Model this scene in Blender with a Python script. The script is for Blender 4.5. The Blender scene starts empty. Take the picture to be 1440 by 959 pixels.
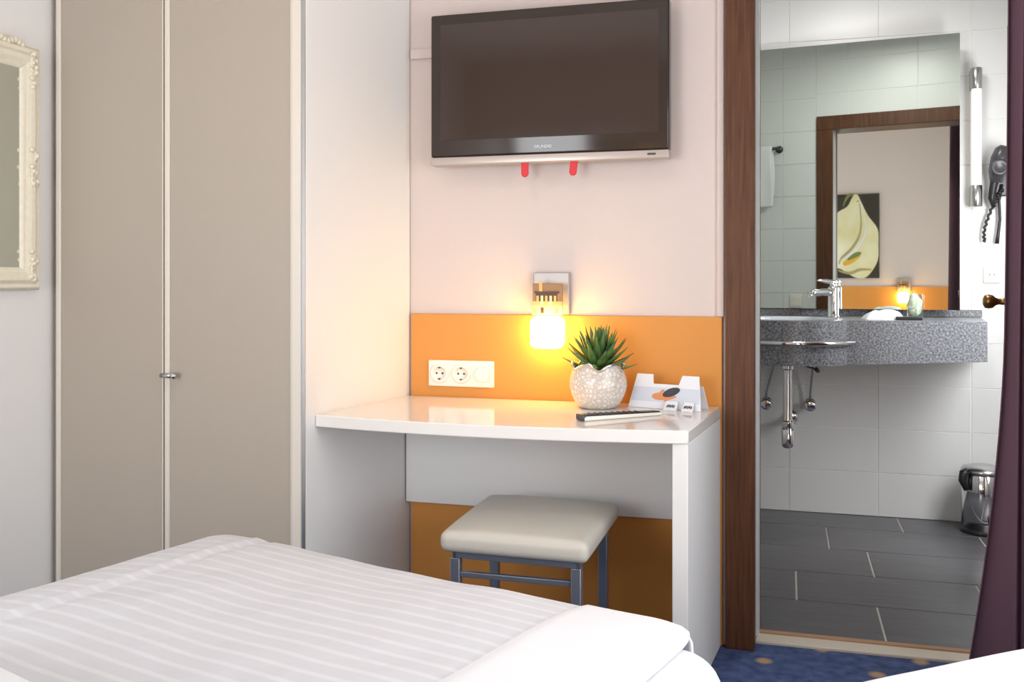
import bpy, bmesh, math, random
from mathutils import Vector, Matrix, noise
random.seed(7)
C = bpy.context.scene.collection
PI = math.pi

# ------------------------------------------------------------------ camera
cam_d = bpy.data.cameras.new('camera')
cam = bpy.data.objects.new('camera', cam_d); C.objects.link(cam)
cam_d.sensor_width = 36.0
cam_d.lens = 1350/1440*36.0
cam_d.shift_y = (390-479.5)/1440
cam_d.clip_start = 0.02
cam.location = (0, 0, 1.07)
cam.rotation_euler = (PI/2, 0, math.radians(16))
bpy.context.scene.camera = cam

# ------------------------------------------------------------------ exposure, world, lights
vs = bpy.context.scene.view_settings
vs.view_transform = 'Standard'; vs.look = 'None'; vs.gamma = 1.0; vs.use_curve_mapping = False
vs.exposure = -0.13
W = bpy.data.worlds.new('daylight'); bpy.context.scene.world = W; W.use_nodes = True
bg = W.node_tree.nodes['Background']
bg.inputs[0].default_value = (0.86, 0.93, 1.0, 1); bg.inputs[1].default_value = 1.0

def area_light(name, loc, aim, sx, sy, watts, col, spread=180):
    d = bpy.data.lights.new(name, 'AREA'); d.shape = 'RECTANGLE'; d.size = sx; d.size_y = sy
    d.energy = watts; d.color = col; d.spread = math.radians(spread)
    o = bpy.data.objects.new(name, d); C.objects.link(o); o.location = loc
    o.rotation_euler = (Vector(aim)-Vector(loc)).to_track_quat('-Z', 'Y').to_euler()
    return o
WINDOW_LIGHT = area_light('window_daylight', (0.765, 1.30, 1.02), (-1, 1.30, 0.95), 1.5, 1.3, 27, (0.95, 0.98, 1.0))
REAR_FILL = area_light('rear_fill_light', (-1.42, -0.46, 0.98), (-0.9, 3, 0.6), 0.95, 1.2, 36, (0.93, 0.97, 1.0))  # added fill from behind to lift the low surfaces, no known window there
BATH_WINDOW = area_light('bathroom_window_daylight', (1.12, 3.52, 1.05), (-0.2, 4.05, 0.60), 0.5, 1.1, 37, (0.97, 0.985, 1.0))
CEIL_LIGHT = area_light('ceiling_lamp_light', (-0.9, 1.40, 2.37), (-0.9, 1.40, 0), 0.34, 0.34, 4.5, (1.0, 0.74, 0.50))
BATH_LIGHT = area_light('bathroom_lamp_light', (0.30, 3.70, 2.42), (0.30, 3.70, 0), 0.30, 0.30, 13, (1.0, 0.97, 0.94))

# ------------------------------------------------------------------ materials
def lin(c):
    f = lambda x: x/12.92 if x <= 0.04045 else ((x+0.055)/1.055)**2.4
    return tuple(f(v/255) for v in c)+(1.0,)
def mat(name, rgb, rough=0.5, metal=0.0, spec=0.5, bump=0.0, bscale=200.0, var=0.0, vscale=6.0, coat=0.0, trans=0.0, emit=None, estr=0.0):
    m = bpy.data.materials.new(name); m.use_nodes = True
    nt = m.node_tree; b = nt.nodes['Principled BSDF']
    c = lin(rgb)
    b.inputs['Base Color'].default_value = c; b.inputs['Roughness'].default_value = rough
    b.inputs['Metallic'].default_value = metal; b.inputs['Specular IOR Level'].default_value = spec
    b.inputs['Coat Weight'].default_value = coat; b.inputs['Transmission Weight'].default_value = trans
    if emit: b.inputs['Emission Color'].default_value = lin(emit); b.inputs['Emission Strength'].default_value = estr
    tc = nt.nodes.new('ShaderNodeTexCoord')
    if var > 0:
        n = nt.nodes.new('ShaderNodeTexNoise'); n.inputs['Scale'].default_value = vscale; n.inputs['Detail'].default_value = 4
        nt.links.new(tc.outputs['Object'], n.inputs['Vector'])
        mx = nt.nodes.new('ShaderNodeMix'); mx.data_type = 'RGBA'
        mx.inputs[6].default_value = tuple(v*(1-var) for v in c[:3])+(1,); mx.inputs[7].default_value = tuple(min(1, v*(1+var)) for v in c[:3])+(1,)
        nt.links.new(n.outputs['Fac'], mx.inputs[0]); nt.links.new(mx.outputs[2], b.inputs['Base Color'])
    if bump > 0:
        n = nt.nodes.new('ShaderNodeTexNoise'); n.inputs['Scale'].default_value = bscale; n.inputs['Detail'].default_value = 3
        nt.links.new(tc.outputs['Object'], n.inputs['Vector'])
        bp = nt.nodes.new('ShaderNodeBump'); bp.inputs['Strength'].default_value = bump; bp.inputs['Distance'].default_value = 0.002
        nt.links.new(n.outputs['Fac'], bp.inputs['Height']); nt.links.new(bp.outputs[0], b.inputs['Normal'])
    return m
def ramp_mat(name, tex, stops, rough=0.5, spec=0.5, scale=50.0, stretch=(1, 1, 1), metal=0.0, bump=0.0, interp='LINEAR', coord='Object', **kw):
    m = bpy.data.materials.new(name); m.use_nodes = True; nt = m.node_tree; b = nt.nodes['Principled BSDF']
    b.inputs['Roughness'].default_value = rough; b.inputs['Specular IOR Level'].default_value = spec; b.inputs['Metallic'].default_value = metal
    tc = nt.nodes.new('ShaderNodeTexCoord'); mp = nt.nodes.new('ShaderNodeMapping'); mp.inputs['Scale'].default_value = stretch
    nt.links.new(tc.outputs[coord], mp.inputs[0])
    t = nt.nodes.new(tex); t.inputs['Scale'].default_value = scale
    for k, v in kw.items():
        if k in t.inputs: t.inputs[k].default_value = v
        else: setattr(t, k, v)
    nt.links.new(mp.outputs[0], t.inputs['Vector'])
    r = nt.nodes.new('ShaderNodeValToRGB'); r.color_ramp.interpolation = interp
    el = r.color_ramp.elements
    while len(el) < len(stops): el.new(0.5)
    for e, (p, c) in zip(el, stops): e.position = p; e.color = lin(c)
    out = t.outputs.get('Fac') or t.outputs.get('Distance') or t.outputs[0]
    if tex == 'ShaderNodeTexVoronoi': out = t.outputs['Distance']
    nt.links.new(out, r.inputs[0]); nt.links.new(r.outputs[0], b.inputs['Base Color'])
    if bump:
        bp = nt.nodes.new('ShaderNodeBump'); bp.inputs['Strength'].default_value = bump; bp.inputs['Distance'].default_value = 0.003
        nt.links.new(out, bp.inputs['Height']); nt.links.new(bp.outputs[0], b.inputs['Normal'])
    return m

M = {}
M['wall'] = mat('cream_pink_paint', (215, 201, 196), 0.85, spec=0.2, bump=0.15, bscale=350)
M['wall_white'] = mat('white_paint', (232, 230, 228), 0.85, spec=0.2, bump=0.15, bscale=350)
M['ceiling'] = mat('ceiling_paint', (238, 236, 232), 0.9, spec=0.1)
M['orange'] = mat('orange_panel', (216, 147, 73), 0.55, spec=0.3, var=0.03, vscale=3)
M['white_lam'] = mat('white_laminate', (236, 234, 232), 0.5, spec=0.5)
M['desk_top'] = mat('gloss_white_laminate', (236, 232, 228), 0.10, spec=0.6)
M['closet_door'] = mat('taupe_laminate', (172, 161, 149), 0.45, spec=0.35, var=0.015, vscale=1.2)
M['closet_edge'] = mat('ivory_edging', (216, 208, 197), 0.4)
M['gap'] = mat('dark_gap', (70, 62, 56), 0.8)
M['wood'] = ramp_mat('walnut_stain', 'ShaderNodeTexNoise', [(0.30, (74, 41, 22)), (0.55, (92, 55, 31)), (0.75, (105, 66, 38))], 0.45, 0.4, 9.0, (14, 14, 0.7), Detail=5.0)
M['tile_w'] = mat('white_glazed_tile', (226, 227, 226), 0.34, spec=0.5, var=0.01, vscale=4)
M['grout'] = mat('pale_grout', (244, 243, 240), 0.9, spec=0.1)
M['tile_f'] = ramp_mat('anthracite_floor_tile', 'ShaderNodeTexNoise', [(0.3, (82, 81, 85)), (0.7, (96, 95, 99))], 0.32, 0.5, 5.0, (1, 9, 1), Detail=4.0)
M['grout_f'] = mat('grey_grout', (188, 184, 178), 0.9)
M['granite'] = ramp_mat('grey_granite', 'ShaderNodeTexNoise', [(0.34, (84, 87, 92)), (0.50, (116, 119, 124)), (0.66, (150, 152, 157))], 0.28, 0.5, 130.0, Detail=2.0)
M['chrome'] = mat('chrome', (226, 226, 228), 0.08, 1.0)
M['steel'] = mat('brushed_steel', (190, 190, 190), 0.25, 1.0)
M['steel_dark'] = mat('blue_grey_steel', (150, 158, 172), 0.35, 0.7)
M['mirror'] = mat('mirror_glass', (226, 233, 226), 0.015, 1.0)
M['mirror_edge'] = mat('mirror_edge', (140, 160, 150), 0.2)
M['tv_black'] = mat('piano_black_plastic', (52, 41, 36), 0.12, spec=0.5)
M['tv_screen'] = mat('tv_panel', (62, 48, 42), 0.06, spec=0.5)
M['tv_silver'] = mat('silver_plastic', (190, 178, 172), 0.35, 0.4)
M['red'] = mat('red_plastic', (208, 22, 32), 0.4)
M['black'] = mat('black_plastic', (34, 32, 33), 0.35)
M['dark_grey'] = mat('dark_grey_plastic', (66, 64, 68), 0.3)
M['white_pl'] = mat('white_plastic', (240, 236, 226), 0.35)
M['paper'] = mat('white_paper', (232, 234, 240), 0.7, spec=0.2)
M['leather'] = mat('cream_leatherette', (206, 200, 190), 0.38, spec=0.4, bump=0.12, bscale=240)
M['frame_cream'] = mat('antique_cream_gilding', (226, 218, 198), 0.55, var=0.10, vscale=60, bump=0.5, bscale=120)
M['leaf'] = ramp_mat('succulent_green', 'ShaderNodeTexNoise', [(0.3, (52, 90, 42)), (0.7, (100, 136, 72))], 0.38, 0.5, 25.0)
M['soil'] = mat('potting_soil', (62, 46, 36), 0.95, bump=0.8, bscale=90)
M['pot'] = ramp_mat('pearl_crackle_glaze', 'ShaderNodeTexVoronoi', [(0.0, (198, 186, 176)), (0.16, (220, 211, 203)), (0.34, (234, 228, 222))], 0.18, 0.6, 84.0, feature='DISTANCE_TO_EDGE', bump=0.4)
M['silver'] = mat('silver_rim', (214, 210, 206), 0.15, 0.9)
M['brass'] = mat('aged_brass', (150, 112, 66), 0.3, 0.9)
M['curtain'] = mat('aubergine_fabric', (112, 84, 98), 0.75, spec=0.25, bump=0.25, bscale=500)
M['cotton'] = mat('white_cotton', (226, 226, 231), 0.85, spec=0.15, bump=0.2, bscale=260)
M['terry'] = mat('white_terry', (236, 238, 238), 0.95, spec=0.1, bump=0.9, bscale=420)
M['opal'] = mat('opal_tube', (244, 244, 248), 0.25, emit=(255, 252, 246), estr=0.25)
M['lampglass'] = mat('lit_frosted_glass', (255, 240, 210), 0.4, emit=(255, 203, 104), estr=29.0)
M['lampplate'] = mat('frosted_glass_plate', (172, 167, 168), 0.25, spec=0.5)
M['glass'] = None
M['sill'] = mat('light_marble_sill', (206, 196, 182), 0.4, var=0.05, vscale=12)
M['sepia_sky'] = mat('sepia_sky', (150, 114, 78), 0.5)
M['sepia_dark'] = mat('sepia_dark', (76, 52, 32), 0.5)
M['sepia_mid'] = mat('sepia_mid', (206, 172, 112), 0.5)
M['sepia_light'] = mat('sepia_light', (240, 222, 170), 0.5)
M['canvas'] = mat('dark_canvas', (54, 48, 40), 0.7)
M['calla'] = ramp_mat('calla_cream', 'ShaderNodeTexNoise', [(0.25, (214, 204, 148)), (0.6, (232, 226, 190)), (0.8, (244, 240, 220))], 0.6, 0.3, 4.0)
M['calla_line'] = mat('calla_shade', (168, 156, 112), 0.6)
M['calla_gold'] = mat('calla_gold', (226, 176, 48), 0.6)
M['calla_green'] = mat('calla_green', (120, 132, 66), 0.6)
M['photo_blue'] = mat('print_pale_blue', (208, 214, 226), 0.6)
M['photo_skin'] = mat('print_skin', (222, 142, 92), 0.6)
M['photo_phone'] = mat('print_phone', (58, 58, 68), 0.5)
M['leafpaper'] = mat('pale_wrapper', (220, 226, 206), 0.6)

# carpet: blue loop pile with scattered ochre dots
def carpet_mat():
    m = bpy.data.materials.new('blue_dotted_carpet'); m.use_nodes = True; nt = m.node_tree; b = nt.nodes['Principled BSDF']
    b.inputs['Roughness'].default_value = 0.95; b.inputs['Specular IOR Level'].default_value = 0.1
    tc = nt.nodes.new('ShaderNodeTexCoord')
    v = nt.nodes.new('ShaderNodeTexVoronoi'); v.inputs['Scale'].default_value = 1.0; v.inputs['Randomness'].default_value = 0.15; v.voronoi_dimensions = '2D'
    mp = nt.nodes.new('ShaderNodeMapping'); mp.inputs['Scale'].default_value = (5.1, 5.1, 1); mp.inputs['Rotation'].default_value = (0, 0, 0.8378); mp.inputs['Location'].default_value = (10.7996, -10.1701, 0)
    nt.links.new(tc.outputs['Object'], mp.inputs[0]); nt.links.new(mp.outputs[0], v.inputs['Vector'])
    r = nt.nodes.new('ShaderNodeValToRGB'); e = r.color_ramp.elements
    e[0].position = 0.06; e[0].color = (1, 1, 1, 1); e[1].position = 0.14; e[1].color = (0, 0, 0, 1)
    nt.links.new(v.outputs['Distance'], r.inputs[0])
    n = nt.nodes.new('ShaderNodeTexNoise'); n.inputs['Scale'].default_value = 30; n.inputs['Detail'].default_value = 6
    nt.links.new(tc.outputs['Object'], n.inputs['Vector'])
    r2 = nt.nodes.new('ShaderNodeValToRGB'); e2 = r2.color_ramp.elements
    e2[0].position = 0.3; e2[0].color = lin((58, 72, 110)); e2[1].position = 0.7; e2[1].color = lin((86, 100, 140))
    nt.links.new(n.outputs['Fac'], r2.inputs[0])
    mx = nt.nodes.new('ShaderNodeMix'); mx.data_type = 'RGBA'; mx.inputs[7].default_value = lin((176, 146, 116))
    nt.links.new(r.outputs[0], mx.inputs[0]); nt.links.new(r2.outputs[0], mx.inputs[6]); nt.links.new(mx.outputs[2], b.inputs['Base Color'])
    bp = nt.nodes.new('ShaderNodeBump'); bp.inputs['Strength'].default_value = 0.6; bp.inputs['Distance'].default_value = 0.004
    n2 = nt.nodes.new('ShaderNodeTexNoise'); n2.inputs['Scale'].default_value = 260
    nt.links.new(tc.outputs['Object'], n2.inputs['Vector']); nt.links.new(n2.outputs['Fac'], bp.inputs['Height']); nt.links.new(bp.outputs[0], b.inputs['Normal'])
    return m
M['carpet'] = carpet_mat()
# duvet: white damask, narrow satin stripes along the bed's width (UV in metres)
def stripe_mat():
    m = bpy.data.materials.new('striped_damask'); m.use_nodes = True; nt = m.node_tree; b = nt.nodes['Principled BSDF']
    b.inputs['Roughness'].default_value = 0.7; b.inputs['Specular IOR Level'].default_value = 0.2
    uv = nt.nodes.new('ShaderNodeUVMap'); sp = nt.nodes.new('ShaderNodeSeparateXYZ'); nt.links.new(uv.outputs[0], sp.inputs[0])
    mu = nt.nodes.new('ShaderNodeMath'); mu.operation = 'MULTIPLY'; mu.inputs[1].default_value = 1/0.036; nt.links.new(sp.outputs[1], mu.inputs[0])
    fr = nt.nodes.new('ShaderNodeMath'); fr.operation = 'FRACT'; nt.links.new(mu.outputs[0], fr.inputs[0])
    r = nt.nodes.new('ShaderNodeValToRGB'); e = r.color_ramp.elements
    e[0].position = 0.0; e[0].color = lin((207, 208, 215)); e[1].position = 0.62; e[1].color = lin((207, 208, 215))
    for p, c in ((0.70, (217, 218, 224)), (0.90, (217, 218, 224)), (0.98, (207, 208, 215))):
        x = e.new(p); x.color = lin(c)
    nt.links.new(fr.outputs[0], r.inputs[0]); nt.links.new(r.outputs[0], b.inputs['Base Color'])
    tc = nt.nodes.new('ShaderNodeTexCoord'); n = nt.nodes.new('ShaderNodeTexNoise'); n.inputs['Scale'].default_value = 11; n.inputs['Detail'].default_value = 3
    nt.links.new(tc.outputs['Object'], n.inputs['Vector'])
    bp = nt.nodes.new('ShaderNodeBump'); bp.inputs['Strength'].default_value = 0.35; bp.inputs['Distance'].default_value = 0.02
    nt.links.new(n.outputs['Fac'], bp.inputs['Height']); nt.links.new(bp.outputs[0], b.inputs['Normal'])
    return m
M['stripe'] = stripe_mat()

def thin_glass():
    m = bpy.data.materials.new('clear_thin_glass'); m.use_nodes = True; nt = m.node_tree; nt.nodes.clear()
    o = nt.nodes.new('ShaderNodeOutputMaterial'); t = nt.nodes.new('ShaderNodeBsdfTransparent'); t.inputs[0].default_value = (0.94, 0.97, 0.95, 1)
    g = nt.nodes.new('ShaderNodeBsdfGlossy'); g.inputs['Roughness'].default_value = 0.03; mx = nt.nodes.new('ShaderNodeMixShader'); mx.inputs[0].default_value = 0.09; nt.links.new(t.outputs[0], mx.inputs[1]); nt.links.new(g.outputs[0], mx.inputs[2]); nt.links.new(mx.outputs[0], o.inputs[0]); return m
M['glass'] = thin_glass()

# ------------------------------------------------------------------ mesh helpers
def wloc(o):
    v = Vector((0, 0, 0))
    while o: v += o.location; o = o.parent
    return v
class MB:
    def __init__(s): s.v = []; s.f = []; s.m = []; s.uv = None
    def add(s, vs_, fs, mi=0):
        n = len(s.v); s.v += [Vector(x) for x in vs_]
        for f in fs: s.f.append([i+n for i in f]); s.m.append(mi)
        return s
    def box(s, x0, x1, y0, y1, z0, z1, mi=0, rz=0.0, piv=None):
        p = [(x, y, z) for z in (z0, z1) for y in (y0, y1) for x in (x0, x1)]
        if rz:
            c = Vector(piv or ((x0+x1)/2, (y0+y1)/2, 0)); c.z = 0; R = Matrix.Rotation(rz, 3, 'Z')
            p = [R @ (Vector(q)-c)+c for q in p]
        return s.add(p, [(0, 2, 3, 1), (4, 5, 7, 6), (0, 1, 5, 4), (2, 6, 7, 3), (0, 4, 6, 2), (1, 3, 7, 5)], mi)
    def prism(s, poly, z0, z1, mi=0):        # poly counter-clockwise in xy
        n = len(poly)
        p = [(x, y, z0) for x, y in poly]+[(x, y, z1) for x, y in poly]
        return s.add(p, [tuple(range(n-1, -1, -1)), tuple(range(n, 2*n))]+[(i, (i+1) % n, n+(i+1) % n, n+i) for i in range(n)], mi)
    def lathe(s, prof, c, ax='z', n=32, mi=0, cap=True):
        c = Vector(c); vs_ = []; fs = []
        for r, h in prof:
            for k in range(n):
                a = 2*PI*k/n; x, y = r*math.cos(a), r*math.sin(a)
                vs_.append(c+{'z': Vector((x, y, h)), 'y': Vector((x, h, -y)), 'x': Vector((h, x, y)), '-y': Vector((x, -h, y))}[ax])
        for i in range(len(prof)-1):
            for k in range(n): fs.append((i*n+k, i*n+(k+1) % n, (i+1)*n+(k+1) % n, (i+1)*n+k))
        if cap: fs.append(tuple(range(n-1, -1, -1))); L = (len(prof)-1)*n; fs.append(tuple(range(L, L+n)))
        return s.add(vs_, fs, mi)
    def tube(s, pts, r, n=10, mi=0, cap=True):
        pts = [Vector(p) for p in pts]; rr = r if isinstance(r, (list, tuple)) else [r]*len(pts)
        vs_ = []; fs = []; up = None
        for i, p in enumerate(pts):
            t = (pts[min(i+1, len(pts)-1)]-pts[max(i-1, 0)]).normalized()
            if up is None: up = t.orthogonal().normalized()
            up = (up-t*up.dot(t)).normalized(); w = t.cross(up)
            for k in range(n):
                a = 2*PI*k/n; vs_.append(p+(up*math.cos(a)+w*math.sin(a))*rr[i])
        for i in range(len(pts)-1):
            for k in range(n): fs.append((i*n+k, i*n+(k+1) % n, (i+1)*n+(k+1) % n, (i+1)*n+k))
        if cap: fs.append(tuple(range(n-1, -1, -1))); L = (len(pts)-1)*n; fs.append(tuple(range(L, L+n)))
        return s.add(vs_, fs, mi)
    def grid(s, fn, nu, nv, mi=0, flip=False):
        vs_ = [fn(i/nu, j/nv) for j in range(nv+1) for i in range(nu+1)]
        fs = []
        for j in range(nv):
            for i in range(nu):
                a = j*(nu+1)+i; q = (a, a+1, a+nu+2, a+nu+1); fs.append(q[::-1] if flip else q)
        return s.add(vs_, fs, mi)
    def sphere(s, c, r, n=10, mi=0, sc=(1, 1, 1)):
        prof = [(max(1e-4, math.sin(PI*k/n)), -math.cos(PI*k/n)) for k in range(n+1)]
        k0 = len(s.v); s.lathe(prof, (0, 0, 0), n=2*n, mi=mi)
        for i in range(k0, len(s.v)): v = s.v[i]; s.v[i] = Vector((v.x*sc[0]*r, v.y*sc[1]*r, v.z*sc[2]*r))+Vector(c)
        return s
    def xf(s, mx, start=0):
        for i in range(start, len(s.v)): s.v[i] = mx @ s.v[i]
        return s
    def build(s, name, mats, parent=None, smooth=False, bevel=0.0, seg=2, subs=0, angle=40, solid=0.0, flipfix=True):
        me = bpy.data.meshes.new(name)
        off = wloc(parent) if parent else Vector((0, 0, 0))
        me.from_pydata([v-off for v in s.v], [], s.f); me.update()
        if not isinstance(mats, (list, tuple)): mats = [mats]
        for m in mats: me.materials.append(m)
        for p, mi in zip(me.polygons, s.m): p.material_index = mi; p.use_smooth = smooth
        if s.uv:
            l = me.uv_layers.new(name='UVMap')
            for lp in me.loops: l.data[lp.index].uv = s.uv[lp.vertex_index]
        if flipfix:
            bm = bmesh.new(); bm.from_mesh(me); bmesh.ops.recalc_face_normals(bm, faces=bm.faces); bm.to_mesh(me); bm.free()
        o = bpy.data.objects.new(name, me); C.objects.link(o)
        if parent: o.parent = parent
        if solid: md = o.modifiers.new('thickness', 'SOLIDIFY'); md.thickness = solid; md.offset = 0
        if bevel:
            md = o.modifiers.new('bevel', 'BEVEL'); md.width = bevel; md.segments = seg; md.limit_method = 'ANGLE'; md.angle_limit = math.radians(angle); md.harden_normals = False
            for p in me.polygons: p.use_smooth = True
            me.set_sharp_from_angle(angle=math.radians(50)) if seg < 3 else None
        if subs: md = o.modifiers.new('subdivision', 'SUBSURF'); md.levels = subs; md.render_levels = subs
        return o
def tag(o, label, cat, group=None, kind=None):
    o['label'] = label
    if cat: o['category'] = cat
    if group: o['group'] = group
    if kind: o['kind'] = kind
    return o
def thing(name, label, cat, loc, group=None):
    o = bpy.data.objects.new(name, None); C.objects.link(o); o.location = loc; o.empty_display_size = 0.05
    return tag(o, label, cat, group)
def struct(o, label=None, cat=None):
    o['kind'] = 'structure'
    if label: o['label'] = label
    if cat: o['category'] = cat
    return o
def dup(root, delta, label, group=None):
    def cp(o, parent):
        c = o.copy(); C.objects.link(c); c.parent = parent
        for ch in list(o.children): cp(ch, c)
        return c
    r = cp(root, None); r.location = Vector(root.location)+Vector(delta); r['label'] = label
    if group: r['group'] = group
    return r

# ------------------------------------------------------------------ room shell (u right, v towards the desk wall, z up)
VW = 2.86           # desk wall face
VI = 3.03           # bathroom side of that wall
VB = 4.58           # bathroom back wall face
DL, DR = -0.09, 0.62   # door opening
DH = 1.95
UL, UR, VK, ZC = -2.075, 0.80, -0.50, 2.50
struct(MB().box(UL-0.1, UR+0.1, VK-0.1, 2.90, -0.1, 0.0).build('floor', M['carpet']), 'blue carpet with scattered ochre dots', 'floor')
struct(MB().box(UL-0.1, UR+0.1, VK-0.1, VI, ZC, ZC+0.1).build('ceiling', M['ceiling']), 'white plaster bedroom ceiling', 'ceiling')
w = MB(); w.box(UL-0.1, DL-0.02, VW, VI-0.01, 0, ZC); w.box(DR+0.02, UR+0.1, VW, VI-0.01, 0, ZC); w.box(DL-0.02, DR+0.02, VW, VI-0.01, DH+0.02, ZC)
struct(w.build('wall_front', M['wall']), 'pale pinkish cream wall behind the desk and television', 'wall')
struct(MB().box(UL-0.1, UL, VK, VW, 0, ZC).build('wall_left', M['wall_white']), 'white wall carrying the cream framed mirror', 'wall')
w = MB(); X0, X1, XZ0, XZ1 = -1.95, -0.90, 0.30, 2.05  # opening for the made-up fill window
w.box(UL-0.1, X0, VK-0.1, VK, 0, ZC); w.box(X1, UR+0.1, VK-0.1, VK, 0, ZC); w.box(X0, X1, VK-0.1, VK, 0, XZ0); w.box(X0, X1, VK-0.1, VK, XZ1, ZC)
struct(w.build('wall_back', M['wall']), 'pinkish cream wall seen in the bathroom mirror', 'wall')
w = MB(); W0, W1, WZ0, WZ1 = 0.50, 2.15, 0.30, 2.36
w.box(UR, UR+0.15, VK, W0, 0, ZC); w.box(UR, UR+0.15, W1, VW, 0, ZC); w.box(UR, UR+0.15, W0, W1, 0, WZ0); w.box(UR, UR+0.15, W0, W1, WZ1, ZC)
struct(w.build('wall_right', M['wall_white']), 'white window wall beside the aubergine curtain', 'wall')
wn = struct(thing('window_1', 'white framed window in the right wall', 'window', (UR+0.07, (W0+W1)/2, WZ0)))
f = MB(); a0, a1 = UR+0.05, UR+0.11
for y0, y1 in ((W0, W0+0.06), ((W0+W1)/2-0.04, (W0+W1)/2+0.04), (W1-0.06, W1)): f.box(a0, a1, y0, y1, WZ0, WZ1)
for z0, z1 in ((WZ0, WZ0+0.06), (WZ1-0.06, WZ1)): f.box(a0, a1, W0, W1, z0, z1)
f.build('window_frame', M['white_pl'], wn)
def pane_mat():
    m = bpy.data.materials.new('window_pane'); m.use_nodes = True; nt = m.node_tree; nt.nodes.clear()
    o = nt.nodes.new('ShaderNodeOutputMaterial'); t = nt.nodes.new('ShaderNodeBsdfTransparent'); g = nt.nodes.new('ShaderNodeBsdfGlossy'); g.inputs['Roughness'].default_value = 0.01
    mx = nt.nodes.new('ShaderNodeMixShader'); mx.inputs[0].default_value = 0.06
    nt.links.new(t.outputs[0], mx.inputs[1]); nt.links.new(g.outputs[0], mx.inputs[2]); nt.links.new(mx.outputs[0], o.inputs[0]); return m
MB().box(UR+0.075, UR+0.083, W0+0.05, W1-0.05, WZ0+0.05, WZ1-0.05).build('glass_pane', pane_mat(), wn)
MB().box(UR-0.03, UR+0.05, W0, W1, WZ0-0.03, WZ0).build('window_sill', M['white_pl'], wn, bevel=0.004)

wn = struct(thing('added_window', 'added white framed window for fill light, back wall behind the view', 'window', ((X0+X1)/2, VK-0.05, XZ0)))  # invented window, unseen, put in to go with the rear fill light
f = MB()
for u0_, u1_ in ((X0, X0+0.05), (X1-0.05, X1)): f.box(u0_, u1_, VK-0.07, VK-0.02, XZ0, XZ1)
for z0, z1 in ((XZ0, XZ0+0.05), (XZ1-0.05, XZ1)): f.box(X0+0.05, X1-0.05, VK-0.07, VK-0.02, z0, z1)
f.build('window_frame', M['white_pl'], wn); MB().box(X0+0.045, X1-0.045, VK-0.050, VK-0.044, XZ0+0.045, XZ1-0.045).build('glass_pane', pane_mat(), wn)

# orange dado panels
struct(MB().box(-1.150, -0.182, VW-0.014, VW, 0.0, 0.955).build('trim_1', M['orange'], bevel=0.002), 'orange wall panel behind the desk', 'wall panel')
struct(MB().box(-0.196, -0.178, VW-0.010, VW, 0.956, ZC).build('trim_2', M['wall']), 'narrow plaster strip beside the brown door frame', 'trim')
struct(MB().box(-0.88, UR, VK, VK+0.02, 0.0, 0.985).build('trim_3', M['orange'], bevel=0.002), 'orange headboard panel seen in the bathroom mirror', 'wall panel')
struct(MB().box(UL, UL+0.012, VK, VW, 0.0, 0.010).build('baseboard_left', M['gap']), 'thin dark skirting along the left wall', 'baseboard')

# bathroom shell
BL, BR = -0.95, 1.15
def tiled(name, mk, u0, u1, z0, z1, tw, th, uo, gap, mats, depth=0.004):
    """mk(u,z,d) gives a point on the wall, d metres out of the grout face"""
    m = MB()
    m.add([mk(u0, z0, 0), mk(u1, z0, 0), mk(u1, z1, 0), mk(u0, z1, 0)], [(0, 1, 2, 3)], 1)
    nz = int(math.ceil((z1-z0)/th))
    for j in range(nz):
        za, zb = z0+j*th+gap/2, min(z1, z0+(j+1)*th)-gap/2
        k = math.floor((u0-uo)/tw)
        while uo+k*tw < u1:
            ua, ub = max(u0, uo+k*tw)+gap/2, min(u1, uo+(k+1)*tw)-gap/2; k += 1
            if ub-ua < 0.005 or zb-za < 0.005: continue
            i = 0.0012
            p = [mk(ua, za, 0), mk(ub, za, 0), mk(ub, zb, 0), mk(ua, zb, 0), mk(ua+i, za+i, depth), mk(ub-i, za+i, depth), mk(ub-i, zb-i, depth), mk(ua+i, zb-i, depth)]
            m.add(p, [(4, 5, 6, 7), (0, 1, 5, 4), (1, 2, 6, 5), (2, 3, 7, 6), (3, 0, 4, 7)], 0)
    return m
TM = [M['tile_w'], M['grout']]
m = tiled('b', lambda u, z, d: (u, VB+0.004-d, z), BL, BR, 0, ZC, 0.3815, 0.195, 0.009, 0.003, TM); m.box(BL-0.1, BR+0.1, VB+0.005, VB+0.1, 0, ZC, 1)
struct(m.build('wall_bathroom_back', TM, flipfix=False), 'white tiled bathroom wall behind the vanity', 'wall')
m = tiled('f', lambda u, z, d: (u, VI-0.004+d, z), BL, DL-0.085, 0, ZC, 0.3815, 0.195, 0.009, 0.003, TM)
m2 = tiled('f', lambda u, z, d: (u, VI-0.004+d, z), DR+0.02, BR, 0, ZC, 0.3815, 0.195, 0.009, 0.003, TM); m.add(m2.v, m2.f); m.m[-len(m2.m):] = m2.m
m2 = tiled('f', lambda u, z, d: (u, VI-0.004+d, z), DL-0.085, DR+0.02, DH+0.02, ZC, 0.3815, 0.195, 0.009, 0.003, TM); m.add(m2.v, m2.f); m.m[-len(m2.m):] = m2.m
struct(m.build('wall_bathroom_front', TM, flipfix=False), 'white tiled bathroom wall around the doorway', 'wall')
m = tiled('l', lambda u, z, d: (BL+d-0.004, u, z), VI, VB, 0, ZC, 0.3815, 0.195, 0.05, 0.003, TM); m.box(BL-0.1, BL-0.005, VI-0.1, VB+0.1, 0, ZC, 1)
struct(m.build('wall_bathroom_left', TM, flipfix=False), 'white tiled left bathroom wall', 'wall')
m = tiled('r', lambda u, z, d: (BR-d+0.004, u, z), VI, VB, 0, ZC, 0.3815, 0.195, 0.05, 0.003, TM); m.box(BR+0.005, BR+0.1, VI-0.1, VB+0.1, 0, ZC, 1)
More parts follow.
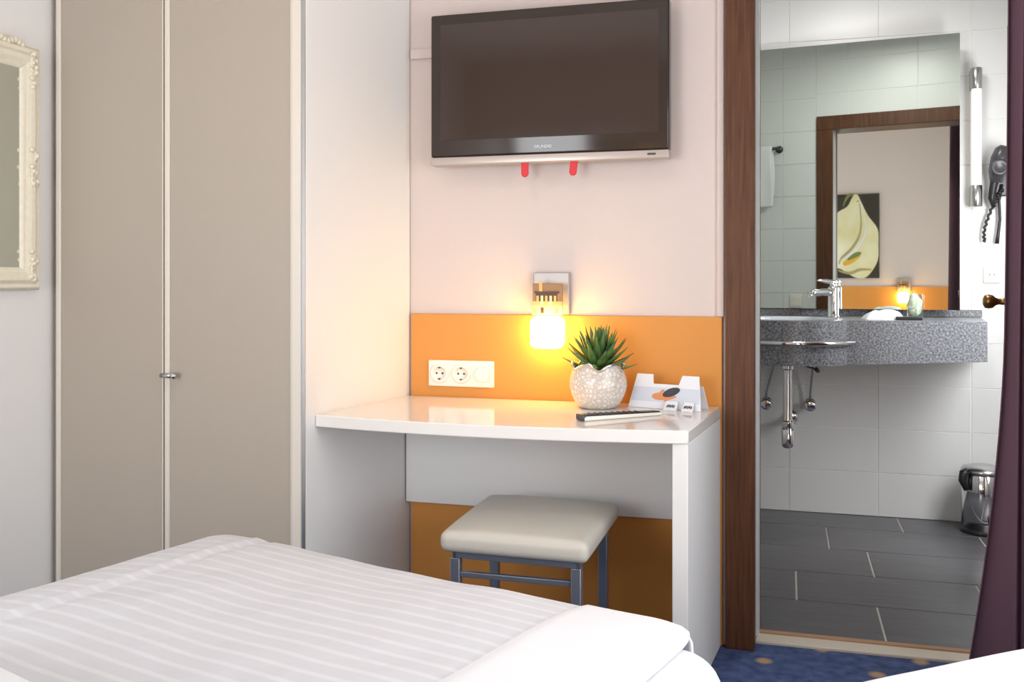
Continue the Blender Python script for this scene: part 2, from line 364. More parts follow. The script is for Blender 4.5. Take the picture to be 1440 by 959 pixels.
struct(m.build('wall_bathroom_right', TM, flipfix=False), 'white tiled right bathroom wall', 'wall')
struct(MB().box(BL-0.1, BR+0.1, VI, VB+0.1, ZC, ZC+0.1).build('ceiling_bathroom', M['ceiling']), 'white bathroom ceiling', 'ceiling')
m = MB(); m.box(BL-0.1, BR+0.1, VI-0.07, VB+0.1, -0.10, -0.003, 1)
rows = [(VB, 4.33, -0.13), (4.33, 3.985, 0.16), (3.985, 3.655, 0.30), (3.655, 3.325, 0.03), (3.325, 2.96, 0.28)]
for vb, va, uo in rows:
    k = math.floor((BL-uo)/0.60)
    while uo+k*0.60 < BR:
        ua, ub = max(BL, uo+k*0.60)+0.003, min(BR, uo+(k+1)*0.60)-0.003; k += 1
        i = 0.001; a, b_ = va+0.0025, vb-0.0025
        m.add([(ua, a, -0.003), (ub, a, -0.003), (ub, b_, -0.003), (ua, b_, -0.003), (ua+i, a+i, 0), (ub-i, a+i, 0), (ub-i, b_-i, 0), (ua+i, b_-i, 0)], [(4, 5, 6, 7), (0, 1, 5, 4), (1, 2, 6, 5), (2, 3, 7, 6), (3, 0, 4, 7)], 0)
struct(m.build('floor_bathroom', [M['tile_f'], M['grout_f']], flipfix=False), 'anthracite bathroom floor tiles laid in a running bond', 'floor')
m = MB(); m.box(DL, DR, 2.895, 2.962, -0.02, 0.008, 0); m.box(DL, DR, 2.962, 2.985, -0.02, 0.012, 1)
struct(m.build('trim_4', [M['sill'], mat('oak_strip', (168, 130, 96), 0.5)], bevel=0.003), 'pale stone threshold in the bathroom doorway', 'threshold')

# door: casings on both sides, lining, leaf swung into the bathroom
dr = struct(thing('door_1', 'dark walnut door frame of the bathroom doorway', 'door', (DL, VW, 0)))
m = MB(); CW = 0.082
for v0, v1 in ((VW-0.030, VW), (VI-0.006, VI+0.014)):
    m.box(DL-CW, DL+(0.0112 if v0 > VW else 0), v0, v1, 0, DH); m.box(DR, DR+CW, v0, v1, 0, DH); m.box(DL-CW, DR+CW, v0, v1, DH, DH+CW)
    pass
m.build('door_casing', M['wood'], dr, bevel=0.003)
m = MB(); m.box(DL-0.019, DL, VW, 2.93, 0, DH); m.box(DR, DR+0.019, VW, VI, 0, DH); m.box(DL-0.019, DR+0.019, VW, VI, DH, DH+0.019)
m.build('door_lining', M['wood'], dr, bevel=0.002)
m = MB(); m.box(DL-0.019, DL+0.010, 2.932, VI-0.007, 0, DH)
m.build('tiled_reveal', M['tile_w'], dr, bevel=0.002)
hinge = Vector((DR+0.03, VI+0.02, 0)); ang = math.radians(90-7.5)
k = MB().box(hinge.x, hinge.x+0.62, hinge.y-0.04, hinge.y, 0.012, DH-0.01, rz=ang, piv=(hinge.x, hinge.y, 0))
leaf = k.build('door_leaf', M['wood'], dr, bevel=0.003)
kc = Vector((0.715, 3.575, 0.988))
m = MB(); m.lathe([(0.023, 0.0), (0.023, 0.006), (0.012, 0.010), (0.010, 0.028), (0.014, 0.038), (0.022, 0.046), (0.0245, 0.058), (0.022, 0.070), (0.012, 0.076)], (0, 0, 0), n=24)
m.xf(Matrix.Translation(kc) @ Matrix.Rotation(-PI/2, 4, 'Y')); m.build('door_knob', M['brass'], leaf, smooth=True)

# ------------------------------------------------------------------ wardrobe
wd = thing('wardrobe', 'tall built-in wardrobe with two taupe doors and ivory edging', 'wardrobe', (-1.65, 2.6, 0))
CF, CU0, CU1, CH = 2.33, -2.052, -1.247, 2.42
m = MB(); m.prism([(CU1-0.020, CF+0.004), (CU1, CF+0.004), (-1.158, VW-0.004), (-1.178, VW-0.004)], 0, CH); m.box(CU0, CU0+0.02, CF+0.022, VW, 0, CH); m.box(CU0+0.02, CU1-0.02, VW-0.02, VW-0.004, 0, CH)
m.box(CU0+0.02, CU1-0.02, CF+0.022, VW-0.02, CH-0.02, CH); m.box(CU0+0.02, CU1-0.02, CF+0.022, VW-0.02, 0.06, 0.08); m.box(CU0+0.02, CU1-0.02, CF+0.04, CF+0.058, 0, 0.06)
m.build('carcass', M['white_lam'], wd, bevel=0.0015)
MB().box(CU1-0.039, CU1-0.012, CF-0.004, CF+0.0035, 0, CH).build('front_edge_strip', M['closet_edge'], wd, bevel=0.0015)
MB().box(CU1-0.012, CU1-0.001, CF+0.0005, CF+0.0035, 0, CH).build('side_groove', M['steel'], wd)
MB().box(CU0-0.016, CU0-0.001, CF+0.010, CF+0.06, 0, CH).build('filler_strip', mat('taupe_filler', (150, 138, 126), 0.6), wd)
def wdoor(u0, u1):
    d = MB().box(u0+0.016, u1-0.004, CF, CF+0.02, 0.07, CH-0.004).build('door', M['closet_door'], wd, bevel=0.001)
    MB().box(u0, u0+0.016, CF-0.005, CF+0.02, 0.07, CH-0.004).build('edge_strip', M['closet_edge'], d, bevel=0.003)
    MB().box(u1-0.0038, u1, CF-0.001, CF+0.02, 0.07, CH-0.004).build('rear_edge', M['closet_edge'], d)
    return d
wdoor(CU0, -1.690)
d2 = wdoor(-1.684, CU1-0.040)
m = MB(); m.tube([(-1.676, CF-0.004, 0.796), (-1.676, CF-0.026, 0.796)], 0.0055, 12); m.tube([(-1.682, CF-0.024, 0.796), (-1.640, CF-0.024, 0.796)], [0.006, 0.0075], 12)
m.sphere((-1.640, CF-0.024, 0.796), 0.0095, 8); m.build('knob', M['steel'], d2, smooth=True)

# ------------------------------------------------------------------ desk
dk = thing('desk', 'white wall-mounted desk with bowed front edge and one panel leg', 'desk', (-0.72, 2.6, 0))
ZT = 0.695
poly = [(-1.162, 2.838), (-1.239, 2.372)]
for k in range(1, 16):
    t = k/16; poly.append((-1.239+t*(1.239-0.232), 2.372-0.055*math.sin(PI*t)**0.9*(1-0.15*t)))
poly += [(-0.232, 2.372), (-0.186, 2.838)]
MB().prism(poly, ZT-0.033, ZT).build('desktop', M['desk_top'], dk, bevel=0.003)
pl = MB().prism([(-0.272, 2.376), (-0.2335, 2.374), (-0.187, 2.838), (-0.226, 2.838)], 0, ZT-0.0335)
pl.build('panel_leg', M['white_lam'], dk, bevel=0.002)
MB().prism([(-1.158, 2.823), (-0.232, 2.823), (-0.230, 2.844), (-1.155, 2.844)], 0.362, 0.628).build('back_panel', M['white_lam'], dk, bevel=0.002)
MB().box(-1.150, -0.25, 2.80, 2.844, ZT-0.065, ZT-0.034).build('wall_batten', M['white_lam'], dk)

# socket strip on the orange panel
sk = thing('wall_socket', 'white triple socket plate on the orange panel above the desk', 'socket', (-0.98, VW-0.014, 0.767))
vp = VW-0.014
MB().box(-1.088, -0.872, vp-0.009, vp, 0.728, 0.810).build('cover_plate', M['white_pl'], sk, bevel=0.003)
for i in range(2):
    cx = -1.05+i*0.0715
    m = MB(); m.lathe([(0.0305, 0.0), (0.0305, 0.004), (0.029, 0.006), (0.0205, 0.006), (0.0195, 0.0005), (0.001, 0.0005)], (cx, vp-0.009, 0.769), '-y', 32, cap=False)
    s_ = m.build('outlet', M['white_pl'], sk, smooth=True)
    m = MB()
    for q in (-0.0095, 0.0095): m.lathe([(0.0034, 0.0006), (0.0034, 0.0012)], (cx+q, vp-0.009, 0.769), '-y', 12)
    m.box(cx-0.003, cx+0.003, vp-0.0145, vp-0.0100, 0.7845, 0.790); m.box(cx-0.003, cx+0.003, vp-0.0145, vp-0.0100, 0.748, 0.7535)
    m.build('contact_holes', M['dark_grey'], s_)
m = MB(); m.lathe([(0.0245, 0.0), (0.0245, 0.010), (0.023, 0.012), (0.001, 0.0125)], (-0.907, vp-0.009, 0.769), '-y', 32); m.build('dimmer_dial', M['white_pl'], sk, smooth=True, bevel=0.001)

# ------------------------------------------------------------------ television
tv = thing('television', 'black flat-screen television hung above the desk', 'television', (-0.69, 2.80, 1.41))
T0, T1, Z0, Z1, TF = -1.056, -0.326, 1.413, 1.876, 2.775
m = MB(); zb = Z0+0.026
m.box(T0, T1, TF, TF+0.05, zb, Z1); m.build('casing', M['tv_black'], tv, bevel=0.006, seg=3)
m = MB(); m.box(T0+0.10, T1-0.10, TF+0.048, VW-0.001, 1.52, 1.76); m.build('rear_bracket', M['black'], tv, bevel=0.01)
m = MB(); m.box(T0+0.032, T1-0.030, TF-0.0015, TF+0.003, zb+0.050, Z1-0.032); m.build('screen', M['tv_screen'], tv)
m = MB(); m.box(T0, T1, TF-0.004, TF+0.048, Z0, zb-0.001); sb = m.build('speaker_bar', M['tv_silver'], tv, bevel=0.004, seg=3)
m = MB(); m.box(T1-0.062, T1-0.038, TF-0.0052, TF-0.0035, Z0+0.010, Z0+0.016); m.build('sensor_window', M['dark_grey'], sb)
cu = bpy.data.curves.new('logo_text', 'FONT'); cu.body = 'GRUNDIG'; cu.size = 0.0118; cu.extrude = 0.0004; cu.align_x = 'CENTER'; cu.align_y = 'CENTER'; cu.space_character = 1.02
to = bpy.data.objects.new('logo_text', cu); C.objects.link(to)
bpy.context.view_layer.update(); me = bpy.data.meshes.new_from_object(to); bpy.data.objects.remove(to)
mx = Matrix.Translation(Vector((-0.700, TF-0.0012, zb+0.021))-wloc(tv)) @ Matrix.Rotation(PI/2, 4, 'X')
me.transform(mx); me.materials.clear(); me.materials.append(mat('logo_silver', (226, 222, 218), 0.3, 0.3)); lo = bpy.data.objects.new('logo', me); C.objects.link(lo); lo.parent = tv
for ux, tl in ((-0.757, 0.0), (-0.606, 0.13)):
    m = MB(); m.prism([(0.0115, -0.012), (-0.0115, -0.012)]+[(0.0115*math.cos(PI+PI*k/14)*1.0, 0.030-0.0115*math.sin(PI+PI*k/14)) for k in range(15)], -0.002, 0.002); m.xf(Matrix.Rotation(-PI/2, 4, 'X'))
    m.xf(Matrix.Translation((ux, TF+0.006, Z0-0.001)) @ Matrix.Rotation(tl, 4, 'Y')); m.build('release_strap', M['red'], tv, bevel=0.0015)
tag(MB().box(-1.154, -1.02, VW-0.013, VW, 1.764, 1.796).build('cable_duct', M['wall'], bevel=0.002), 'short cream cable duct running from the wardrobe to the television', 'cable duct')

# ------------------------------------------------------------------ wall lamps
def wall_lamp(ux, vw, sgn, label, z=0.0):
    """sgn -1: lamp faces -v (desk wall); +1: lamp faces +v (headboard wall)"""
    t = thing('wall_lamp', label, 'lamp', (ux, vw, 0.95+z), 'picture glass wall lamps')
    Y = lambda d: sgn*d
    def bx(a, b, d0, d1, z0, z1, mi=0, m=None):
        y0, y1 = sorted((vw+Y(d0), vw+Y(d1))); return (m or MB()).box(ux+a, ux+b, y0, y1, z0+z, z1+z, mi)
    bx(-0.056, 0.056, 0.0, 0.022, 0.958, 1.085).build('back_plate', M['lampplate'], t, bevel=0.003)
    bx(-0.012, 0.012, 0.022, 0.062, 0.985, 1.02).build('bracket_arm', M['steel'], t, bevel=0.002)
    pic = bx(-0.046, 0.046, 0.062, 0.068, 0.955, 1.052).build('picture_glass', M['sepia_sky'], t, bevel=0.001)
    m = MB()
    def r(a, b, z0, z1, mi, dd): bx(a, b, 0.068, 0.0685+dd, z0, z1, mi, m)
    r(-0.046, 0.046, 0.957, 0.985, 2, 0.0001); r(-0.046, 0.046, 0.984, 0.998, 1, 0.0002)
    r(-0.036, 0.030, 0.998, 1.022, 0, 0.0003); r(-0.040, 0.036, 1.022, 1.028, 0, 0.0005); r(-0.026, -0.016, 1.028, 1.060, 1, 0.0006)
    for i in range(5): r(-0.034+i*0.0135, -0.027+i*0.0135, 0.985, 1.015, 2 if i % 2 else 1, 0.0008)
    for i in range(4): r(-0.043+i*0.022, -0.033+i*0.022, 0.962, 0.980, (1, 0, 2, 1)[i], 0.001)
    m.build('printed_scene', [M['sepia_dark'], M['sepia_mid'], M['sepia_light']], pic)
    bx(-0.048, 0.048, 0.030, 0.105, 0.858, 0.953).build('glass_shade', M['lampglass'], t, bevel=0.018, seg=4)
    return t
wall_lamp(-0.690, VW-0.0001, -1, 'small wall lamp with sepia picture above its glowing shade, over the desk')
wall_lamp(-0.10, VK+0.021, 1, 'glowing wall lamp on the headboard wall, seen only in the bathroom mirror', -0.02)

# ------------------------------------------------------------------ potted succulent
pp = thing('potted_succulent', 'spiky green succulent in a pearly crackled white pot on the desk', 'plant', (-0.524, 2.727, ZT))
pc = Vector((-0.524, 2.727, ZT))
prof = [(0.045, 0.0), (0.056, 0.004), (0.068, 0.020), (0.078, 0.042), (0.083, 0.064), (0.081, 0.086), (0.074, 0.104), (0.071, 0.116), (0.076, 0.121), (0.072, 0.121), (0.066, 0.112), (0.066, 0.098)]
n = 64; m = MB(); m.lathe(prof, pc, n=n)
wv = lambda a: 0.009*math.sin(6*a)+0.003*math.sin(11*a+1)
for i, (r, h) in enumerate(prof):
    if 0.1 < h:
        for k in range(n):
            v = m.v[i*n+k]; a = 2*PI*k/n; v.z += wv(a)*((h-0.1)/0.021)
pot = m.build('pot', M['pot'], pp, smooth=True)
m = MB(); m.tube([pc+Vector((0.0745*math.cos(2*PI*k/48), 0.0745*math.sin(2*PI*k/48), 0.1215+wv(2*PI*k/48))) for k in range(49)], 0.0042, 8); m.build('rim', M['silver'], pot, smooth=True)
MB().lathe([(0.001, 0.099), (0.067, 0.099), (0.067, 0.10), (0.001, 0.104)], pc, n=24).build('soil', M['soil'], pp, smooth=True)
m = MB()
def leaf_mesh(az, el, L, wd_, curve, z0):
    N = 9; rows_ = []
    for i in range(N+1):
        t = i/N; e = el+curve*t
        rows_.append((t, e))
    pos = Vector((0.012, 0, z0)); R = Matrix.Rotation(az, 3, 'Z'); vs_ = []; fs = []
    for i, (t, e) in enumerate(rows_):
        if i: pos = pos+Vector((math.cos(e), 0, math.sin(e)))*(L/N)
        wdt = wd_*(0.85+0.30*t)*max(0.03, (1-t**1.45)); th = 0.0045*(1-t)+0.0008
        up = Vector((-math.sin(e), 0, math.cos(e)))
        ring = [Vector((0, -wdt, 0))+up*0.4*wdt, Vector((0, 0, 0))+up*0.08*wdt, Vector((0, wdt, 0))+up*0.4*wdt, -up*th]
        vs_ += [pc+R @ (pos+q) for q in ring]
    for i in range(N):
        for k2 in range(4): a = i*4+k2; b2 = i*4+(k2+1) % 4; fs.append((a, b2, b2+4, a+4))
    fs.append((3, 2, 1, 0)); fs.append((N*4, N*4+1, N*4+2, N*4+3)); m.add(vs_, fs)
ga = 2.39996
for i in range(46):
    t = i/45; el = math.radians(2+78*t**0.9)+random.uniform(-.06, .06)
    leaf_mesh(i*ga+random.uniform(-.1, .1), el, 0.108-0.004*t+random.uniform(-.008, .006), 0.0200, 0.30*(1-t)+0.12, 0.104+0.036*t)
m.build('foliage', M['leaf'], pp, smooth=True)

# ------------------------------------------------------------------ tent card and remote
tcx = thing('tent_card', 'white folded paper display card with cut-out tabs beside the potted succulent', 'card', (-0.335, 2.75, ZT))
E1 = Vector((0.213, -0.060, 0)); E1n = E1.normalized(); Nn = Vector((-E1n.y, E1n.x, 0))     # along the card / away from the viewer
O = Vector((-0.444, 2.772, ZT+0.0008))
def cp(s, h, d=0.0): return O+E1n*s+Vector((0, 0, h*0.94))+Nn*(h*0.30-d)
LW = E1.length
out = [(0, 0), (LW, 0), (LW-0.016, 0.100), (LW-0.066, 0.100), (LW-0.074, 0.072), (0.070, 0.072), (0.066, 0.100), (0.016, 0.100)]
m = MB(); a = [cp(s, h) for s, h in out]; b_ = [p+Nn*0.0012 for p in a]; q = len(a)
m.add(a+b_, [tuple(range(q)), tuple(range(2*q-1, q-1, -1))]+[(i, (i+1) % q, q+(i+1) % q, q+i) for i in range(q)]); front = m.build('front_panel', M['paper'], tcx)
m = MB()
def patch(pts, mi, d): m.add([cp(s, h, d) for s, h in pts], [tuple(range(len(pts)))], mi)
patch([(0.006, 0.020), (LW-0.006, 0.020), (LW-0.012, 0.062), (0.012, 0.062)], 0, 0.0008)
patch([(0.094+0.022*math.cos(a_)*1.1, 0.036+0.011*math.sin(a_)) for a_ in [2*PI*k/18 for k in range(18)]], 1, 0.0012)
patch([(0.110, 0.038), (0.120, 0.031), (0.138, 0.044), (0.130, 0.052)], 1, 0.0014)
patch([(0.086, 0.042), (0.094, 0.038), (0.108, 0.054), (0.101, 0.058)], 1, 0.0014); patch([(0.100, 0.030), (0.112, 0.022), (0.146, 0.036), (0.140, 0.041)], 1, 0.0013)
c_, s_ = math.cos(0.38), math.sin(0.38)
patch([(0.128+c_*x-s_*y, 0.050+s_*x+c_*y) for x, y in [(0.026*math.cos(a_)*(1 if abs(math.cos(a_)) < .8 else 1.04), 0.012*math.sin(a_)) for a_ in [2*PI*k/20 for k in range(20)]]], 2, 0.0018)
patch([(0.126+c_*x-s_*y, 0.051+s_*x+c_*y) for x, y in [(-0.012, -0.005), (0.010, -0.005), (0.010, 0.006), (-0.012, 0.006)]], 3, 0.0022)
m.build('printed_photo', [M['photo_blue'], M['photo_skin'], M['photo_phone'], M['dark_grey']], front, flipfix=False)
m = MB(); back = [O+Nn*0.062+E1n*s+Vector((0, 0, h*0.94))-Nn*(h*0.31) for s, h in [(0, 0), (LW, 0), (LW-0.008, 0.070), (0.008, 0.070)]]
m.add(back+[p+Nn*0.001 for p in back], [(0, 1, 2, 3), (7, 6, 5, 4), (0, 4, 5, 1), (1, 5, 6, 2), (2, 6, 7, 3), (3, 7, 4, 0)]); m.build('rear_panel', M['paper'], tcx)
for s0, s1 in ((0.118, 0.158), (0.172, 0.206)):
    m = MB(); p = [O+E1n*s0-Nn*0.024, O+E1n*s1-Nn*0.024, O+E1n*(s1-0.003)-Nn*0.004+Vector((0, 0, 0.024)), O+E1n*(s0+0.003)-Nn*0.004+Vector((0, 0, 0.024))]
    m.add(p+[x+Nn*0.001 for x in p], [(0, 1, 2, 3), (7, 6, 5, 4), (0, 4, 5, 1), (1, 5, 6, 2), (2, 6, 7, 3), (3, 7, 4, 0)], 0)
    mid = (s0+s1)/2; ln = lambda x, y: O+E1n*(mid+x)-Nn*(0.0256-0.83*y)+Vector((0, 0, y+0.0004))
    for j in range(5):
        x0 = -0.012+j*0.005; m.add([ln(x0, 0.008+0.002*(j % 2)), ln(x0+0.0035, 0.008), ln(x0+0.0042, 0.015), ln(x0+0.0008, 0.014+0.002*(j % 2))], [(0, 1, 2, 3)], 1)
    m.build('folded_foot', [M['paper'], M['dark_grey']], tcx, flipfix=False)

rm = thing('remote_control', 'slim white remote control with dark top lying on the desk', 'remote', (-0.43, 2.55, ZT))
A, B = Vector((-0.520, 2.462, ZT)), Vector((-0.335, 2.628, ZT)); L = (B-A).length; rz = math.atan2((B-A).y, (B-A).x)
X = Matrix.Translation(A) @ Matrix.Rotation(rz, 4, 'Z')
m = MB().box(0, L, -0.019, 0.019, 0.0005, 0.013); 
for v in m.v:
    if v.x > L/2: v.y *= 0.78; v.z *= 0.72
m.xf(X); m.build('body', M['white_pl'], rm, bevel=0.004, seg=3)
m = MB().box(0.002, L-0.006, -0.0165, 0.0165, 0.012, 0.017)
for v in m.v:
    if v.x > L/2: v.y *= 0.78; v.z *= 0.72
m.xf(X); m.build('dark_top', M['black'], rm, bevel=0.002)
m = MB().box(-0.004, 0.008, -0.0185, 0.0185, 0.001, 0.018).xf(X); m.build('emitter_end', M['dark_grey'], rm, bevel=0.003)
m = MB()
for i in range(9):
    for j in range(3):
        x, y = 0.03+i*0.018, (j-1)*0.0095; f_ = 1 if x < L/2 else 0.86
        m.lathe([(0.0032, 0.0), (0.0032, 0.0015), (0.002, 0.002)], (x, y*f_, 0.0168-0.0046*max(0, (x/L))), n=10)
m.xf(X); m.build('buttons', M['dark_grey'], rm, smooth=True)

# ------------------------------------------------------------------ stool
st = thing('stool', 'square stool with cream padded seat and blue-grey steel legs under the desk', 'stool', (-0.65, 2.46, 0))
q = [Vector((-0.834, 2.245, 0)), Vector((-0.455, 2.238, 0)), Vector((-0.456, 2.685, 0)), Vector((-0.842, 2.685, 0))]
def Q(s, t): return q[0].lerp(q[1], s).lerp(q[3].lerp(q[2], s), t)
m = MB(); NS = 16
def cush(top):
    def fn(s, t):
        p = Q(s, t); e = min(1, 4*min(s, 1-s))*min(1, 4*min(t, 1-t)); p = p.copy(); p.z = (0.438+0.014*(1-(1-e)**2)) if top else 0.385; return p
    return fn
m.grid(cush(True), NS, NS); m.grid(cush(False), NS, NS, flip=True)
o1 = 0; o2 = (NS+1)**2
ring = [i for i in range(NS)]+[NS+(NS+1)*j for j in range(NS)]+[(NS+1)*NS+NS-i for i in range(NS)]+[(NS+1)*(NS-j) for j in range(NS)]
for a_, b2 in zip(ring, ring[1:]+ring[:1]): m.f.append([o2+a_, o2+b2, b2, a_]); m.m.append(0)
m.build('seat', M['leather'], st, smooth=True, bevel=0.020, seg=5, angle=55)
m = MB()
for (s0, t0, s1, t1) in ((.07, .07, .93, .09), (.07, .91, .93, .93), (.07, .07, .10, .93), (.90, .07, .93, .93)):
    m.prism([tuple(Q(s, t).xy) for s, t in ((s0, t0), (s1, t0), (s1, t1), (s0, t1))], 0.366, 0.3845)
m.build('seat_frame', M['steel_dark'], st, bevel=0.002)
LG = [(0.085, 0.10), (0.905, 0.10), (0.905, 0.90), (0.085, 0.90)]
for s, t in LG:
    p = Q(s, t); MB().box(p.x-0.0125, p.x+0.0125, p.y-0.0125, p.y+0.0125, 0.0, 0.366).build('leg', M['steel_dark'], st, bevel=0.002)
for (i, j) in ((0, 1), (3, 2)):
    a_, b2 = Q(*LG[i]), Q(*LG[j]); m = MB(); m.box(a_.x+0.013, b2.x-0.013, (a_.y+b2.y)/2-0.007, (a_.y+b2.y)/2+0.007, 0.318, 0.332); m.build('stretcher', M['steel_dark'], st, bevel=0.002)

# ------------------------------------------------------------------ ornate mirror on the left wall
om = thing('framed_mirror', 'wall mirror in an ornate antique cream frame on the left wall', 'mirror', (UL, 1.96, 1.38))
y0, y1, z0, z1 = 1.70, 2.268, 1.034, 1.720
prof = [(0.0, 0.0), (0.0, 0.016), (0.008, 0.026), (0.018, 0.022), (0.028, 0.030), (0.040, 0.026), (0.050, 0.018), (0.058, 0.016), (0.064, 0.010), (0.064, 0.0)]
m = MB(); cs = [(y0, z0, 1, 1), (y1, z0, -1, 1), (y1, z1, -1, -1), (y0, z1, 1, -1)]
vs_ = []
for (y, z, sy, sz) in cs: vs_ += [(UL+0.001+h, y+sy*d, z+sz*d) for d, h in prof]
P_ = len(prof); fs = []
for c in range(4):
    for i in range(P_-1): a_ = c*P_+i; b2 = ((c+1) % 4)*P_+i; fs.append((a_, b2, b2+1, a_+1))
m.add(vs_, fs); m.build('frame', M['frame_cream'], om, bevel=0.0015)
MB().box(UL+0.001, UL+0.009, y0+0.055, y1-0.055, z0+0.055, z1-0.055).build('mirror_glass', M['mirror'], om)
def scrolls(cy, cz, dy, dz, nm, big=1.0):
    m = MB()
    for k in range(7):
        a_ = k*0.9; rr = 0.010*big*(1-0.08*k); c0 = Vector((UL+0.027, cy+dy*0.011*k*big, cz+dz*0.011*k*big))
        m.tube([c0+Vector((0.002*math.sin(t), rr*math.cos(a_+t)*(1-t/9), rr*math.sin(a_+t)*(1-t/9))) for t in [j*0.55 for j in range(12)]], [0.0042*big*(1-j/16) for j in range(12)], 6)
        m.sphere(c0+Vector((0.003, random.uniform(-.012, .012), random.uniform(-.012, .012))), 0.0065*big, 5)
    m.build(nm, M['frame_cream'], om, smooth=True)
for (y, z, sy, sz) in cs:
    scrolls(y+sy*0.033, z+sz*0.026, 0, sz, 'corner_ornament', 1.15)
for y, sy in ((y0, 1), (y1, -1)): scrolls(y+sy*0.032, (z0+z1)/2-0.05, 0, 1.2, 'side_ornament', 1.2)
for z, sz in ((z0, 1), (z1, -1)): scrolls((y0+y1)/2-0.04, z+sz*0.03, 1.2, 0, 'side_ornament', 1.05)
m = MB()
for k in range(9): m.sphere((UL+0.018, y1-0.15+0.013*k-0.02, z1+0.004+0.004*math.sin(k*1.3)), 0.010, 5)
m.build('crest_beading', M['frame_cream'], om, smooth=True)

# ------------------------------------------------------------------ bathroom vanity
vn = thing('vanity_counter', 'grey granite vanity counter with round bulging basin on the tiled wall', 'washbasin', (0.2, VB, 0.8))
ZV, VF = 0.897, 4.08
bc = Vector((0.005, 4.225)); BRD = 0.268
outer = [(0.805, VB-0.001), (-0.60, VB-0.001), (-0.60, VF)]
th0 = math.asin((bc.y-VF)/BRD)
for k in range(41):
    a_ = PI+th0+(PI-2*th0)*k/40; outer.append((bc.x+BRD*math.cos(a_), bc.y+BRD*math.sin(a_)))
outer += [(0.745, VF)]
NB = 48; hole = [(bc.x+0.205*math.cos(2*PI*k/NB), bc.y+0.02+0.185*math.sin(2*PI*k/NB)) for k in range(NB)]
bm = bmesh.new()
ov = [bm.verts.new((x, y, ZV)) for x, y in outer]; hv = [bm.verts.new((x, y, ZV)) for x, y in hole]
eds = [bm.edges.new((ov[i], ov[(i+1) % len(ov)])) for i in range(len(ov))]+[bm.edges.new((hv[i], hv[(i+1) % NB])) for i in range(NB)]
bmesh.ops.triangle_fill(bm, use_beauty=True, use_dissolve=False, edges=eds)
lo_ = [bm.verts.new((x, y, 0.742 if x > 0.25 else 0.718)) for x, y in outer]
for i in range(len(ov)): bm.faces.new((ov[i], ov[(i+1) % len(ov)], lo_[(i+1) % len(ov)], lo_[i]))
bm.faces.new(lo_)
prev = hv
for sc, dz in ((0.985, -0.006), (0.95, -0.05), (0.86, -0.095), (0.66, -0.125), (0.36, -0.138), (0.12, -0.140)):
    cur = [bm.verts.new((bc.x+(x-bc.x)*sc, bc.y+0.02+(y-bc.y-0.02)*sc, ZV+dz)) for x, y in hole]
    for i in range(NB):
        f_ = bm.faces.new((prev[i], prev[(i+1) % NB], cur[(i+1) % NB], cur[i])); f_.smooth = True; f_.material_index = 1
    prev = cur
bm.faces.new(prev).material_index = 1
bmesh.ops.recalc_face_normals(bm, faces=bm.faces)
m = MB(); bm.verts.index_update(); m.v = [v.co.copy() for v in bm.verts]; m.f = [[v.index for v in f_.verts] for f_ in bm.faces]; m.m = [f_.material_index for f_ in bm.faces]; bm.free()
cnt = m.build('counter', [M['granite'], mat('basin_glaze', (196, 200, 204), 0.15)], vn)
MB().box(-0.60, 0.812, VB-0.022, VB-0.0005, ZV, 0.928).build('backsplash', M['granite'], vn, bevel=0.002)
m = MB(); m.lathe([(0.03, 0.0), (0.03, 0.004), (0.008, 0.006)], (bc.x, bc.y+0.02, ZV-0.140), n=24); m.build('drain', M['chrome'], cnt, smooth=True)
m = MB(); R2 = BRD+0.024; pts = []
for k in range(33):
    a_ = math.radians(211)+math.radians(118)*k/32; pts.append((bc.x+R2*math.cos(a_), bc.y+R2*math.sin(a_), 0.808))
pts = [(pts[0][0]-0.004, VF-0.0012, 0.808)]+pts+[(pts[-1][0]+0.012, VF-0.0012, 0.808)]
m.tube(pts, [0.004]+[0.011]*(len(pts)-2)+[0.004], 12); tag(m.build('towel_bar', M['chrome'], None, smooth=True), 'curved chrome towel bar around the bulging front of the washbasin', 'towel rail')

fc = thing('faucet', 'chrome single-lever faucet standing beside the basin', 'faucet', (0.192, 4.40, ZV))
c = Vector((0.192, 4.40, ZV))
MB().lathe([(0.027, 0.0), (0.027, 0.004), (0.0235, 0.008), (0.0215, 0.10), (0.023, 0.125), (0.019, 0.132), (0.001, 0.134)], c, n=28).build('body', M['chrome'], fc, smooth=True)
dS = Vector((-0.80, -0.6, 0)).normalized()
m = MB(); m.tube([c+dS*t+Vector((0, 0, h)) for t, h in ((0.0, 0.104), (0.05, 0.108), (0.10, 0.108), (0.125, 0.102))], [0.015, 0.0145, 0.0135, 0.012], 14)
m.tube([c+dS*0.118+Vector((0, 0, 0.104)), c+dS*0.120+Vector((0, 0, 0.086))], 0.011, 14); m.build('spout', M['chrome'], fc, smooth=True)
m = MB(); m.tube([c+Vector((0, 0, 0.128)), c+Vector((0, 0, 0.150))], [0.017, 0.012], 14)
m.tube([c+dS*(-0.012)+Vector((0, 0, 0.148)), c+dS*0.02+Vector((0, 0, 0.152)), c+dS*0.07+Vector((0, 0, 0.160)), c+dS*0.085+Vector((0, 0, 0.159))], [0.011, 0.0095, 0.006, 0.003], 10); m.build('lever', M['chrome'], fc, smooth=True)

